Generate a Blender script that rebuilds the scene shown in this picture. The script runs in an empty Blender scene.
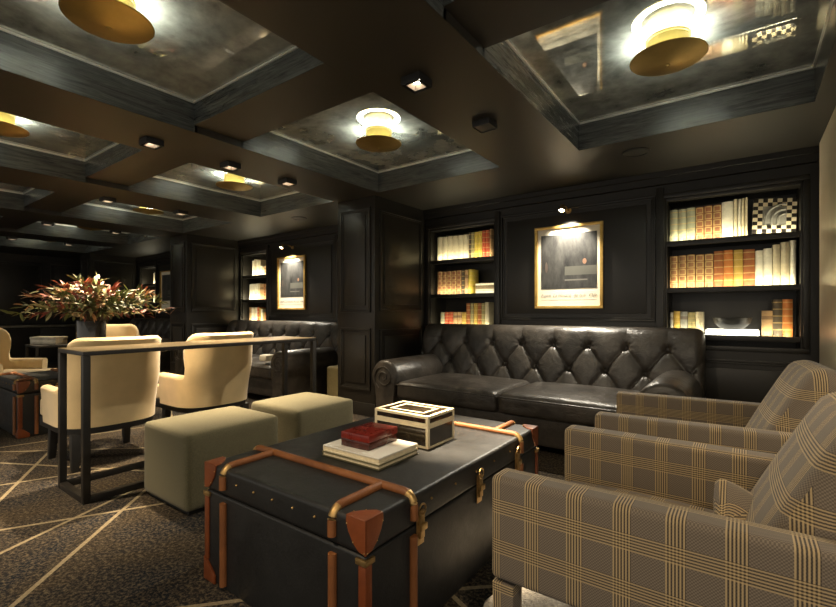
import bpy, bmesh, math, random
from mathutils import Vector, Matrix
random.seed(7)
PI = math.pi
SC = bpy.context.scene
COL = SC.collection
def R(d): return math.radians(d)

# ------------------------------------------------------------------ camera, world, exposure
cam_d = bpy.data.cameras.new('camera'); cam = bpy.data.objects.new('camera', cam_d); COL.objects.link(cam)
cam.location = (0, 0, 1.12); cam.rotation_euler = (R(90), 0, R(36.1))
cam_d.sensor_width = 36.0; cam_d.lens = 36.0 * 448 / 836
cam_d.shift_y = -8.5 / 836 * -1
cam_d.clip_start = .02
SC.camera = cam
W = bpy.data.worlds.new('world'); SC.world = W; W.use_nodes = True
W.node_tree.nodes['Background'].inputs[0].default_value = (1.0, .92, .78, 1)
W.node_tree.nodes['Background'].inputs[1].default_value = .40
SC.view_settings.view_transform = 'Standard'; SC.view_settings.look = 'None'
SC.view_settings.gamma = 1; SC.view_settings.exposure = 1.12
SC.view_settings.use_curve_mapping = False
SC.cycles.use_denoising = True
SC.cycles.max_bounces = 10
SC.cycles.sample_clamp_indirect = 6
SC.cycles.blur_glossy = .5
WARM = (1.0, .80, .54); SOFT = (1.0, .91, .74); COOL = (.93, 1.0, .88)

# ------------------------------------------------------------------ node materials
class N:
    def __init__(s, name):
        s.m = bpy.data.materials.new(name); s.m.use_nodes = True
        s.t = s.m.node_tree; s.b = s.t.nodes['Principled BSDF']
    def n(s, typ, **kw):
        x = s.t.nodes.new(typ)
        for k, v in kw.items():
            if k.startswith('i_'): x.inputs[int(k[2:])].default_value = v
            else: setattr(x, k, v)
        return x
    def l(s, a, b): s.t.links.new(a, b)
    def math(s, op, a, b=None, c=None):
        x = s.n('ShaderNodeMath', operation=op)
        for i, v in enumerate((a, b, c)):
            if v is None: continue
            if isinstance(v, (int, float)): x.inputs[i].default_value = v
            else: s.l(v, x.inputs[i])
        return x.outputs[0]
    def mix(s, f, a, b):
        x = s.n('ShaderNodeMix', data_type='RGBA')
        for i, v in ((0, f), (6, a), (7, b)):
            if isinstance(v, (int, float)): x.inputs[i].default_value = v
            elif isinstance(v, (tuple, list)): x.inputs[i].default_value = (*v[:3], 1)
            else: s.l(v, x.inputs[i])
        return x.outputs[2]
    def noise(s, scale, detail=3, rough=.55, vec=None, dist=0):
        x = s.n('ShaderNodeTexNoise'); x.inputs['Scale'].default_value = scale
        x.inputs['Detail'].default_value = detail; x.inputs['Roughness'].default_value = rough
        x.inputs['Distortion'].default_value = dist
        if vec is not None: s.l(vec, x.inputs['Vector'])
        return x.outputs['Fac']
    def ramp(s, f, a, b):
        x = s.n('ShaderNodeMapRange'); x.inputs[1].default_value = a; x.inputs[2].default_value = b
        s.l(f, x.inputs[0]); return x.outputs[0]
    def coord(s, which='Object', scale=None, rot=None):
        o = s.n('ShaderNodeTexCoord').outputs[which]
        if scale or rot:
            mp = s.n('ShaderNodeMapping'); s.l(o, mp.inputs[0])
            if scale: mp.inputs['Scale'].default_value = scale
            if rot: mp.inputs['Rotation'].default_value = rot
            o = mp.outputs[0]
        return o
    def col(s, v):
        if isinstance(v, (tuple, list)): s.b.inputs['Base Color'].default_value = (*v[:3], 1)
        else: s.l(v, s.b.inputs['Base Color'])
    def set(s, **kw):
        for k, v in kw.items():
            i = s.b.inputs[k.replace('_', ' ')]
            if isinstance(v, (int, float)): i.default_value = v
            elif isinstance(v, (tuple, list)): i.default_value = (*v[:3], 1)
            else: s.l(v, i)
    def bump(s, h, strength=.3, dist=.01):
        x = s.n('ShaderNodeBump'); x.inputs['Strength'].default_value = strength
        x.inputs['Distance'].default_value = dist; s.l(h, x.inputs['Height']); s.l(x.outputs[0], s.b.inputs['Normal'])

def simple(name, c, rough=.5, metal=0, noise=None, bump=None, coat=0, sheen=0, spec=.5):
    m = N(name)
    if noise:
        f = m.noise(noise[0], 4, .6, m.coord())
        m.col(m.mix(m.ramp(f, .3, .7), [x * (1 - noise[1]) for x in c], [min(1, x * (1 + noise[1])) for x in c]))
    else: m.col(c)
    m.set(Roughness=rough, Metallic=metal, Coat_Weight=coat, Sheen_Weight=sheen, Specular_IOR_Level=spec)
    if bump: m.bump(m.noise(bump[0], 4, .6, m.coord()), bump[1], bump[2])
    return m.m
def emit(name, c, st):
    m = N(name); m.col((.8, .8, .8)); m.set(Emission_Color=c, Emission_Strength=st); return m.m

M = {}
M['panel'] = simple('dark lacquered panel', (.0135, .0115, .0085), .40, noise=(2.5, .15), bump=(60, .04, .002))
M['soffit'] = simple('dark satin ceiling', (.0185, .0155, .0105), .46, noise=(1.5, .12))
M['black'] = simple('matt black', (.012, .011, .010), .5)
M['blackmetal'] = simple('black metal', (.020, .017, .014), .42, metal=.2, noise=(20, .2))
def oak():
    m = N('black open grain oak')
    v = m.coord('Object', (1, 1, 14))
    f = m.noise(3.2, 6, .7, v, 1.2)
    m.col(m.mix(m.ramp(f, .35, .65), (.024, .026, .025), (.095, .100, .094)))
    m.set(Roughness=.27); m.bump(f, .15, .004); return m.m
M['oak'] = oak()
def mirror(name, tint, dark, metal, rough, rvar=.20):
    m = N(name)
    co = m.coord()
    f = m.noise(2.2, 5, .62, co, .5); g = m.noise(9, 4, .6, co)
    k = m.ramp(m.math('ADD', m.math('MULTIPLY', f, .7), m.math('MULTIPLY', g, .3)), .36, .66)
    m.col(m.mix(k, dark, tint))
    m.set(Metallic=metal, Roughness=m.math('ADD', m.math('MULTIPLY', m.math('SUBTRACT', 1.0, k), rvar), rough))
    return m.m
M['mirror'] = mirror('foxed antique mirror', (.74, .75, .68), (.15, .155, .135), .62, .006, .03)
M['wallmirror'] = mirror('mirror with painted reflection', (.70, .63, .48), (.62, .55, .41), 0, .28, .06)  # the mirror's bright beige reflection is painted in as base colour
M['bead'] = simple('pale metal bead', (.65, .64, .58), .3, metal=.5)
M['brass'] = simple('spun brass', (.15, .105, .018), .45, metal=.3, noise=(9, .12))
M['dish'] = simple('aged gold dish', (.36, .25, .075), .42, metal=.85, noise=(5, .2))
M['oldbrass'] = simple('old brass fitting', (.46, .30, .12), .42, metal=.9, noise=(40, .3))
M['gold'] = simple('gilt frame', (.72, .46, .13), .35, metal=.75, noise=(12, .15))
M['led'] = emit('lamp glow', COOL, 27)
M['spotglow'] = emit('spot lamp glow', SOFT, 12)
M['pictureglow'] = emit('picture lamp glow', SOFT, 60)
M['strip'] = emit('glowing block', (1, .93, .72), 1.4)
M['reflector'] = simple('warm white reflector', (.42, .34, .27), .4)
def leather(name, a, b, rough, bs=1.0, wr=0.0):
    m = N(name); co = m.coord()
    f = m.noise(5, 6, .65, co, .4)
    m.col(m.mix(m.ramp(f, .34, .68), a, b))
    v = m.n('ShaderNodeTexVoronoi'); v.inputs['Scale'].default_value = 130; m.l(co, v.inputs['Vector'])
    h = m.math('ADD', m.math('MULTIPLY', v.outputs[0], .35), m.math('MULTIPLY', m.noise(24, 5, .65, co, .8), 1.0))
    if wr: h = m.math('ADD', h, m.math('MULTIPLY', m.noise(7, 3, .6, co, 2.2), wr))
    g = m.noise(11, 5, .7, co, .6)
    m.set(Roughness=m.math('ADD', m.math('MULTIPLY', g, .34), rough)); m.bump(h, .28 * bs, .006)
    return m.m
M['leather'] = leather('dark brown hide', (.020, .017, .014), (.066, .056, .046), .20, 1.3, 3.0)
M['tan'] = leather('chestnut strap leather', (.13, .030, .007), (.235, .058, .013), .28, .4)
M['slat'] = leather('tan wood rib', (.150, .050, .013), (.27, .095, .024), .38, .3)
M['trunk'] = leather('black trunk cloth', (.0075, .0077, .0078), (.014, .0143, .0145), .30, .5)
M['cream'] = simple('cream velvet', (.66, .49, .25), .75, noise=(4, .10), sheen=.35, bump=(220, .10, .002))
M['olive'] = simple('olive linen', (.150, .130, .068), .9, noise=(180, .25), bump=(240, .35, .003), sheen=.1)
M['palepouf'] = simple('pale ochre fabric', (.26, .205, .09), .85, noise=(30, .1))
M['shag'] = simple('white shag', (.55, .50, .43), .95, noise=(60, .3), bump=(70, 1.0, .03))
M['ivory'] = simple('ivory bone inlay', (.72, .62, .41), .4, noise=(15, .1))
M['tortoise'] = simple('dark tortoiseshell', (.022, .016, .010), .15, noise=(18, .9), coat=.4)
M['white'] = simple('white mat board', (.78, .72, .58), .7)
M['page'] = simple('book pages', (.70, .60, .40), .8, noise=(50, .15))
M['vase'] = simple('dark ceramic vase', (.020, .018, .016), .25, coat=.4)
M['bowl'] = simple('dark glazed bowl', (.010, .009, .008), .45)
M['silver'] = simple('pewter box', (.28, .25, .19), .35, metal=.6, noise=(12, .3))
M['greystone'] = simple('grey stone relief', (.30, .29, .25), .6, noise=(20, .15))
M['redbox'] = leather('red marbled lacquer', (.06, .006, .004), (.26, .018, .008), .12, .1)
M['ink'] = simple('ink', (.05, .045, .04), .8)

def carpet():
    m = N('patterned carpet'); co = m.coord()
    sp = m.n('ShaderNodeSeparateXYZ'); m.l(co, sp.inputs[0]); X, Y = sp.outputs[0], sp.outputs[1]
    big = m.ramp(m.noise(1.7, 4, .6, co, .5), .40, .62)
    base = m.mix(big, (.032, .024, .017), (.008, .011, .017))
    fine = m.ramp(m.noise(62, 4, .8, co), .46, .68)
    base = m.mix(m.math('MULTIPLY', fine, .8), base, (.21, .16, .10))
    tot = None
    L = [((-2.0, .21), (-3.9, 2.13)), ((-2.6, .12), (-3.25, 1.53)), ((-3.4, .01), (-2.7, 1.33)),
         ((-2.8, .29), (-4.9, 1.36)), ((-4.1, .23), (-3.1, 2.73)), ((-5.5, .31), (-3.3, 1.48)),
         ((-5.9, -.03), (-3.3, 2.27)), ((-1.10, 1.41), (-.70, 1.78)), ((-.98, 1.53), (-.70, 1.41)), ((-1.85, .70), (-1.45, 1.15)), ((-1.61, 1.03), (-1.2, 1.03)),
         ((-5.2, 0), (-4.6, 2.5)), ((-6.5, 3), (-4, 1.9)), ((-7.5, .5), (-5.5, 3.2)), ((-4.2, 3.2), (-3.7, 1.9))]
    for (x0, y0), (x1, y1) in L:
        dx, dy = x1 - x0, y1 - y0; k = math.hypot(dx, dy); nx, ny = -dy / k, dx / k
        d = m.math('ABSOLUTE', m.math('ADD', m.math('ADD', m.math('MULTIPLY', X, nx), m.math('MULTIPLY', Y, ny)), -(x0 * nx + y0 * ny)))
        f = m.math('LESS_THAN', d, .0105)
        al = m.math('ABSOLUTE', m.math('ADD', m.math('ADD', m.math('MULTIPLY', X, dx / k), m.math('MULTIPLY', Y, dy / k)), -((x0 + x1) / 2 * dx / k + (y0 + y1) / 2 * dy / k)))
        f = m.math('MULTIPLY', f, m.math('LESS_THAN', al, k / 2))
        tot = f if tot is None else m.math('MAXIMUM', tot, f)
    tot = m.math('MULTIPLY', tot, m.math('ADD', .6, m.math('MULTIPLY', fine, .3)))
    m.col(m.mix(tot, base, (.40, .32, .20))); m.set(Roughness=.95, Specular_IOR_Level=.1)
    m.bump(m.noise(240, 2, .6, co), .5, .004)
    return m.m
M['carpet'] = carpet()

def plaid():
    m = N('glen plaid wool')
    sp = m.n('ShaderNodeSeparateXYZ'); m.l(m.n('ShaderNodeUVMap', uv_map='uv').outputs[0], sp.inputs[0])
    def bands(u):
        ph = m.math('FRACT', m.math('MULTIPLY', m.math('ADD', u, 50.0), 1 / .118))
        wide = m.math('LESS_THAN', ph, .36)
        line = m.math('LESS_THAN', m.math('FRACT', m.math('MULTIPLY', ph, 1 / .0625)), .5)
        thin = m.math('MULTIPLY', m.math('GREATER_THAN', ph, .60), m.math('LESS_THAN', ph, .64))
        return wide, line, thin
    wu, lu, tu = bands(sp.outputs[0]); wv, lv, tv = bands(sp.outputs[1])
    hs = m.n('ShaderNodeTexChecker'); hs.inputs['Scale'].default_value = 260
    m.l(m.n('ShaderNodeUVMap', uv_map='uv').outputs[0], hs.inputs['Vector'])
    base = m.mix(m.math('MULTIPLY', hs.outputs['Fac'], .8), (.105, .085, .066), (.195, .158, .122))
    tan, dark = (.46, .34, .18), (.022, .017, .013)
    c = m.mix(m.math('MULTIPLY', wu, .68), base, m.mix(lu, dark, tan))
    c = m.mix(m.math('MULTIPLY', wv, .60), c, m.mix(lv, dark, tan))
    c = m.mix(m.math('MULTIPLY', m.math('MAXIMUM', tu, tv), .0), c, tan)
    m.col(c); m.set(Roughness=.9, Sheen_Weight=.1, Specular_IOR_Level=.2)
    m.bump(hs.outputs['Fac'], .15, .002)
    return m.m
M['plaid'] = plaid()

def spine(name, c, style):
    m = N(name); g = m.coord('Generated'); sp = m.n('ShaderNodeSeparateXYZ'); m.l(g, sp.inputs[0])
    z = sp.outputs[2]; x = sp.outputs[0]
    f = m.noise(14, 4, .6, m.coord())
    base = m.mix(m.ramp(f, .3, .7), [v * .72 for v in c], [min(1, v * 1.2) for v in c])
    gilt = (.62, .44, .18)
    if style == 'bands':
        k = m.math('FRACT', m.math('MULTIPLY', z, 5.5)); b = m.math('LESS_THAN', k, .14)
        base = m.mix(m.math('MULTIPLY', b, .7), base, gilt)
    elif style == 'ornate':
        k = m.math('FRACT', m.math('MULTIPLY', z, 5.0)); dx = m.math('ABSOLUTE', m.math('SUBTRACT', x, .5)); dz = m.math('ABSOLUTE', m.math('SUBTRACT', k, .5))
        e = m.math('MAXIMUM', m.math('MULTIPLY', dx, .95), dz)
        ring = m.math('MULTIPLY', m.math('GREATER_THAN', e, .30), m.math('LESS_THAN', e, .42))
        base = m.mix(m.math('MULTIPLY', ring, .85), base, gilt)
    elif style == 'label':
        b = m.math('MULTIPLY', m.math('GREATER_THAN', z, .66), m.math('LESS_THAN', z, .80))
        base = m.mix(m.math('MULTIPLY', b, .6), base, (.10, .05, .03))
    m.col(base); m.set(Roughness=.5); return m.m
BK = {}
for k, c, st in (('cream', (.62, .54, .36), 'plain'), ('white', (.78, .73, .58), 'plain'), ('sage', (.36, .36, .24), 'bands'),
                 ('brown gilt', (.30, .12, .055), 'ornate'), ('tan gilt', (.33, .155, .065), 'ornate'), ('chestnut', (.32, .105, .03), 'bands'), ('mustard', (.48, .31, .06), 'bands'),
                 ('yellow', (.60, .44, .07), 'bands'), ('red', (.48, .085, .035), 'bands'), ('orange', (.52, .17, .035), 'bands'),
                 ('grey', (.30, .29, .25), 'label'), ('olive', (.30, .26, .12), 'bands'), ('dark banded', (.10, .075, .045), 'bands'), ('tan', (.48, .30, .14), 'label')):
    BK[k] = spine(k + ' book cloth', c, st)

def artwork():
    m = N('dark photographic print'); g = m.coord('Generated')
    sp = m.n('ShaderNodeSeparateXYZ'); m.l(g, sp.inputs[0]); x, z = sp.outputs[0], sp.outputs[2]
    f = m.noise(9, 6, .7, m.coord('Object', (1, 1, .35)))
    base = m.mix(m.ramp(f, .35, .75), (.012, .012, .012), (.085, .082, .075))
    t = m.math('MULTIPLY', m.math('GREATER_THAN', x, .44), m.math('MULTIPLY', m.math('GREATER_THAN', z, .24), m.math('LESS_THAN', z, .40)))
    base = m.mix(m.math('MULTIPLY', t, .85), base, (.11, .108, .09))
    t2 = m.math('MULTIPLY', m.math('MULTIPLY', m.math('GREATER_THAN', x, .44), m.math('LESS_THAN', x, .84)), m.math('MULTIPLY', m.math('GREATER_THAN', z, .14), m.math('LESS_THAN', z, .165)))
    base = m.mix(t2, base, (.16, .15, .13))
    def blob(cx, cz, rx, rz): return m.math('LESS_THAN', m.math('ADD', m.math('POWER', m.math('MULTIPLY', m.math('SUBTRACT', x, cx), 1 / rx), 2), m.math('POWER', m.math('MULTIPLY', m.math('SUBTRACT', z, cz), 1 / rz), 2)), 1.0)
    base = m.mix(blob(.79, .48, .035, .05), base, (.24, .13, .08))
    base = m.mix(blob(.10, .40, .025, .10), base, (.10, .075, .06))
    m.col(base); m.set(Roughness=.5); return m.m
M['art'] = artwork()
def checker():
    m = N('black and cream check'); t = m.n('ShaderNodeTexChecker'); t.inputs['Scale'].default_value = 9
    m.l(m.coord('UV'), t.inputs['Vector']); t.inputs[1].default_value = (.72, .62, .42, 1); t.inputs[2].default_value = (.015, .012, .01, 1)
    m.l(t.outputs[0], m.b.inputs['Base Color']); m.set(Roughness=.4); return m.m
M['check'] = checker()

# ------------------------------------------------------------------ mesh helpers
def nb(): return bmesh.new()
def box(bm, x0, x1, y0, y1, z0, z1, rot=None):
    vs = [bm.verts.new((x, y, z)) for x in (x0, x1) for y in (y0, y1) for z in (z0, z1)]
    fs = [(0, 1, 3, 2), (4, 6, 7, 5), (0, 4, 5, 1), (2, 3, 7, 6), (0, 2, 6, 4), (1, 5, 7, 3)]
    for f in fs: bm.faces.new([vs[i] for i in f])
    return vs
def taper(bm, cx, cy, z0, z1, w0, w1, ox=0, oy=0):
    a = [bm.verts.new((cx + sx * w0 / 2 + ox, cy + sy * w0 / 2 + oy, z0)) for sx, sy in ((-1, -1), (1, -1), (1, 1), (-1, 1))]
    b = [bm.verts.new((cx + sx * w1 / 2, cy + sy * w1 / 2, z1)) for sx, sy in ((-1, -1), (1, -1), (1, 1), (-1, 1))]
    bm.faces.new(a[::-1]); bm.faces.new(b)
    for i in range(4): bm.faces.new((a[i], a[(i + 1) % 4], b[(i + 1) % 4], b[i]))
def lathe(bm, prof, cx=0, cy=0, n=40, M4=None):
    rings = []
    for r, z in prof:
        if r < 1e-5: rings.append([bm.verts.new((cx, cy, z))])
        else: rings.append([bm.verts.new((cx + r * math.cos(2 * PI * i / n), cy + r * math.sin(2 * PI * i / n), z)) for i in range(n)])
    for a, b in zip(rings, rings[1:]):
        for i in range(n):
            j = (i + 1) % n
            if len(a) == 1 and len(b) == 1: continue
            if len(a) == 1: bm.faces.new((a[0], b[j], b[i]))
            elif len(b) == 1: bm.faces.new((a[i], a[j], b[0]))
            else: bm.faces.new((a[i], a[j], b[j], b[i]))
    if M4 is not None:
        for r in rings:
            for v in r: v.co = M4 @ v.co
def tube(bm, pts, r, n=10, flat=1.0):
    pts = [Vector(p) for p in pts]; rings = []
    for i, p in enumerate(pts):
        t = (pts[min(i + 1, len(pts) - 1)] - pts[max(i - 1, 0)]).normalized()
        up = Vector((0, 0, 1)) if abs(t.z) < .95 else Vector((0, 1, 0))
        a = t.cross(up).normalized(); b = a.cross(t)
        rr = r[i] if isinstance(r, (list, tuple)) else r
        rings.append([bm.verts.new(p + a * rr * math.cos(2 * PI * k / n) + b * rr * flat * math.sin(2 * PI * k / n)) for k in range(n)])
    for a, b in zip(rings, rings[1:]):
        for k in range(n): bm.faces.new((a[k], a[(k + 1) % n], b[(k + 1) % n], b[k]))
    bm.faces.new(rings[0][::-1]); bm.faces.new(rings[-1])
def cushion(bm, c, h, r, bulge=0.0, bulgeb=0.0, n=14, M4=None, pinch=0):
    """rounded, softly crowned block: centre c, half sizes h, edge radius r"""
    q = nb(); bmesh.ops.create_cube(q, size=2)
    bmesh.ops.subdivide_edges(q, edges=q.edges[:], cuts=n, use_grid_fill=True)
    mp = {}
    for v in q.verts:
        p = [math.copysign(1 - (1 - abs(t)) ** 1.7, t) for t in v.co]
        w = Vector((p[0] * h[0], p[1] * h[1], p[2] * h[2]))
        k = Vector([max(-(h[i] - r), min(h[i] - r, w[i])) for i in range(3)])
        d = w - k
        if d.length > 1e-9: w = k + d.normalized() * r
        e = (1 - p[0] ** 2) * (1 - p[1] ** 2)
        w.z += (bulge if p[2] > 0 else -bulgeb) * abs(p[2]) * e ** .6
        if pinch: w.z *= 1 - pinch * (1 - e ** .5)
        w += Vector(c)
        if M4 is not None: w = M4 @ w
        mp[v] = bm.verts.new(w)
    for f in q.faces: bm.faces.new([mp[v] for v in f.verts])
    q.free()
def gridsurf(bm, fn, nu, nv, close=False):
    g = [[bm.verts.new(fn(i / nu, j / nv)) for j in range(nv + 1)] for i in range(nu + 1)]
    for i in range(nu):
        for j in range(nv): bm.faces.new((g[i][j], g[i + 1][j], g[i + 1][j + 1], g[i][j + 1]))
    return g
def prism(bm, poly, a0, a1, axis='y'):
    def P(p, a): return (p[0], a, p[1]) if axis == 'y' else ((a, p[0], p[1]) if axis == 'x' else (p[0], p[1], a))
    A = [bm.verts.new(P(p, a0)) for p in poly]; B = [bm.verts.new(P(p, a1)) for p in poly]
    bm.faces.new(A); bm.faces.new(B[::-1]); n = len(poly)
    for i in range(n): bm.faces.new((A[i], B[i], B[(i + 1) % n], A[(i + 1) % n]))
def frame_ring(bm, axis, pos, out, u0, u1, v0, v1, w, t):
    """a flat rectangular ring (moulding) on plane axis=pos, sticking out by t towards sign out"""
    a0, a1 = sorted((pos, pos + out * t))
    for (p0, p1, q0, q1) in ((u0, u1, v0, v0 + w), (u0, u1, v1 - w, v1), (u0, u0 + w, v0 + w, v1 - w), (u1 - w, u1, v0 + w, v1 - w)):
        if axis == 'y': box(bm, p0, p1, a0, a1, q0, q1)
        else: box(bm, a0, a1, p0, p1, q0, q1)

def obj(name, bm, mat, parent=None, bev=0, seg=2, sharp=40, uv=False, loc=None, rotz=0):
    bmesh.ops.recalc_face_normals(bm, faces=bm.faces[:])
    if bev:
        es = [e for e in bm.edges if len(e.link_faces) == 2 and e.calc_face_angle(0) > R(30)]
        bmesh.ops.bevel(bm, geom=es, offset=bev, segments=seg, profile=.6, affect='EDGES', clamp_overlap=True)
    if uv:
        l = bm.loops.layers.uv.new('uv')
        for f in bm.faces:
            n = f.normal; ax = max(range(3), key=lambda i: abs(n[i]))
            for lp in f.loops:
                c = lp.vert.co
                lp[l].uv = ((c.y, c.z), (c.x, c.z), (c.x, c.y))[ax]
    me = bpy.data.meshes.new(name); bm.to_mesh(me); bm.free()
    me.polygons.foreach_set('use_smooth', [True] * len(me.polygons))
    me.set_sharp_from_angle(angle=R(sharp))
    o = bpy.data.objects.new(name, me); COL.objects.link(o)
    if mat is not None: me.materials.append(mat)
    if parent is not None: o.parent = parent
    if loc: o.location = loc
    if rotz: o.rotation_euler = (0, 0, rotz)
    return o
def tag(o, label, cat, group=None, kind=None):
    o['label'] = label; o['category'] = cat
    if group: o['group'] = group
    if kind: o['kind'] = kind
    return o
def thing(name, label, cat, loc=(0, 0, 0), rotz=0, group=None):
    o = bpy.data.objects.new(name, None); COL.objects.link(o); o.empty_display_size = .1
    o.location = loc; o.rotation_euler = (0, 0, rotz)
    return tag(o, label, cat, group)
def struct(name, bm, mat, parent=None, **kw):
    o = obj(name, bm, mat, parent, **kw)
    if parent is None: o['kind'] = 'structure'
    return o
def kids(o): return [c for c in bpy.data.objects if c.parent == o]
def copy_tree(o, parent=None):
    c = o.copy(); COL.objects.link(c)
    if parent is not None: c.parent = parent
    for ch in kids(o): copy_tree(ch, c)
    return c
def dup(root, loc, rotz, label, group=None):
    c = copy_tree(root); c.location = loc; c.rotation_euler = (0, 0, rotz); c['label'] = label
    if group: c['group'] = group
    return c
def lamp(name, typ, loc, power, color, parent=None, aim=None, **kw):
    d = bpy.data.lights.new(name, typ); d.energy = power; d.color = color
    for k, v in kw.items(): setattr(d, k, v)
    o = bpy.data.objects.new(name, d); COL.objects.link(o); o.location = loc
    if aim is not None: o.rotation_euler = Vector(aim).to_track_quat('-Z', 'Y').to_euler()
    if parent is not None: o.parent = parent
    return o
ORD = ['first', 'second', 'third', 'fourth', 'fifth', 'sixth', 'seventh', 'eighth', 'ninth', 'tenth', 'eleventh', 'twelfth', 'thirteenth', 'fourteenth']

# ------------------------------------------------------------------ room shell
SOF, MIR, YB = 2.36, 2.57, 4.5
XL, XR, YN = -12.6, 2.6, -3.2
bm = nb(); box(bm, XL - .3, XR, YN, YB + .5, -.1, 0); struct('floor', bm, M['carpet'])
CX = [(-11.2, -9.82), (-9.16, -7.78), (-7.13, -5.75), (-5.10, -3.72), (-3.07, -1.69), (-1.03, .335), (1.0, 2.4)]
XBEAM = .048
CY = [(-2.7, -.33), (.04, 1.59), (1.96, 3.51)]
bm = nb()
xs = [XL - .3] + [v for p in CX for v in p] + [XR]
ys = [YN] + [v for p in CY for v in p] + [YB + .5]
for i in range(len(xs) - 1):
    for j in range(len(ys) - 1):
        if i % 2 == 1 and (j % 2 == 1 or 0 < j < len(ys) - 2): continue
        f = [bm.verts.new((xs[a], ys[b], SOF)) for a, b in ((i, j), (i, j + 1), (i + 1, j + 1), (i + 1, j))]
        bm.faces.new(f)
bmesh.ops.remove_doubles(bm, verts=bm.verts[:], dist=1e-4)
ext = bmesh.ops.extrude_face_region(bm, geom=bm.faces[:])
for v in ext['geom']:
    if isinstance(v, bmesh.types.BMVert): v.co.z = SOF + .03
ceil = struct('ceiling', bm, M['soffit'])
bm = nb(); box(bm, XL - .3, XR, YN, YB + .5, MIR + .06, MIR + .1); obj('ceiling_slab', bm, M['black'], ceil)
for (x0, x1) in CX:
    for (y0, y1) in CY:
        bm = nb()
        for (a, b) in ((x0 - .02, x0 + .003), (x1 - .003, x1 + .02)): box(bm, a, b, y0 - .02, y1 + .02, SOF + .001, MIR + .03)
        for (c, d) in ((y0 - .02, y0 + .003), (y1 - .003, y1 + .02)): box(bm, x0 + .003, x1 - .003, c, d, SOF + .001 + (XBEAM if (c > 3.4) is False and c > -2.6 else 0), MIR + .03)
        obj('coffer_side', bm, M['oak'], ceil)
        bm = nb(); box(bm, x0, x1, y0, y1, MIR, MIR + .02); obj('coffer_mirror', bm, M['mirror'], ceil)
        bm = nb(); w = .012
        for (a, b, c, d) in ((x0, x0 + w, y0, y1), (x1 - w, x1, y0, y1), (x0, x1, y0, y0 + w), (x0, x1, y1 - w, y1)):
            box(bm, a, b, c, d, MIR - .014, MIR - .001)
        obj('coffer_bead', bm, M['bead'], ceil)

for (x0, x1) in CX:                       # cross beams between the rows sit a little higher than the long ones
    for a, b in zip(CY, CY[1:]):
        bm = nb(); box(bm, x0 - .001, x1 + .001, a[1], b[0], SOF + XBEAM, MIR + .03); obj('cross_beam', bm, M['soffit'], ceil)
        bm = nb()
        for (u0, u1) in ((x0 - .02, x0 + .003), (x1 - .003, x1 + .02)): box(bm, u0, u1, a[1], b[0], SOF + .001, SOF + XBEAM)
        obj('beam_side', bm, M['soffit'], ceil)

def panel_molding(parent, axis, pos, out, u0, u1, v0, v1, m=.06):
    bm = nb()
    frame_ring(bm, axis, pos, out, u0 + m, u1 - m, v0 + m, v1 - m, .022, .020)
    frame_ring(bm, axis, pos, out, u0 + m + .022, u1 - m - .022, v0 + m + .022, v1 - m - .022, .016, .009)
    obj('panel_molding', bm, M['panel'], parent, bev=.005)
    bm = nb(); e = m + .075
    a0, a1 = sorted((pos, pos + out * .012))
    if axis == 'y': box(bm, u0 + e, u1 - e, a0, a1, v0 + e, v1 - e)
    else: box(bm, a0, a1, u0 + e, u1 - e, v0 + e, v1 - e)
    obj('raised_panel', bm, M['panel'], parent, bev=.009)

def wall_pillar(x0, x1, y0=3.57, y1=4.95, faces=('-y', '+x', '-x')):
    bm = nb(); box(bm, x0, x1, y0, y1, 0, SOF); p = struct('wall_pillar', bm, M['panel'], bev=.006)
    for (v0, v1) in ((1.06, 2.30), (.22, 1.00)):
        if '-y' in faces: panel_molding(p, 'y', y0, -1, x0, x1, v0, v1, .055)
        if '+x' in faces: panel_molding(p, 'x', x1, 1, y0, YB - .02, v0, v1, .07)
        if '-x' in faces: panel_molding(p, 'x', x0, -1, y0, YB - .02, v0, v1, .07)
    bm = nb(); box(bm, x0 - .012, x1 + .012, y0 - .012, YB - .02, 0, .14); obj('plinth', bm, M['panel'], p, bev=.006)
    return p
wall_pillar(-3.73, -3.17); wall_pillar(-7.68, -7.13); wall_pillar(-11.75, -11.2, faces=('-y', '+x'))

bm = nb(); box(bm, XL - .3, XR, YB + .38, YB + .5, 0, MIR); struct('wall_back', bm, M['black'])
bm = nb(); box(bm, XL - .3, XL, YN, YB + .38, 0, MIR); wl = struct('wall_left', bm, M['panel'])
for k in range(5): panel_molding(wl, 'x', XL, 1, -1.2 + k * 1.1, -.1 + k * 1.1, .95, 2.28, .07)
# right-hand end of the alcove: dark jamb, then a wall faced with pale antique mirror
bm = nb(); box(bm, .455, 2.6, 3.3, 4.95, 0, SOF); wr = struct('wall_right', bm, M['panel'])
bm = nb(); box(bm, .440, .4545, 3.3, 4.36, .14, SOF - .01); obj('mirror_facing', bm, M['wallmirror'], wr)

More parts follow.
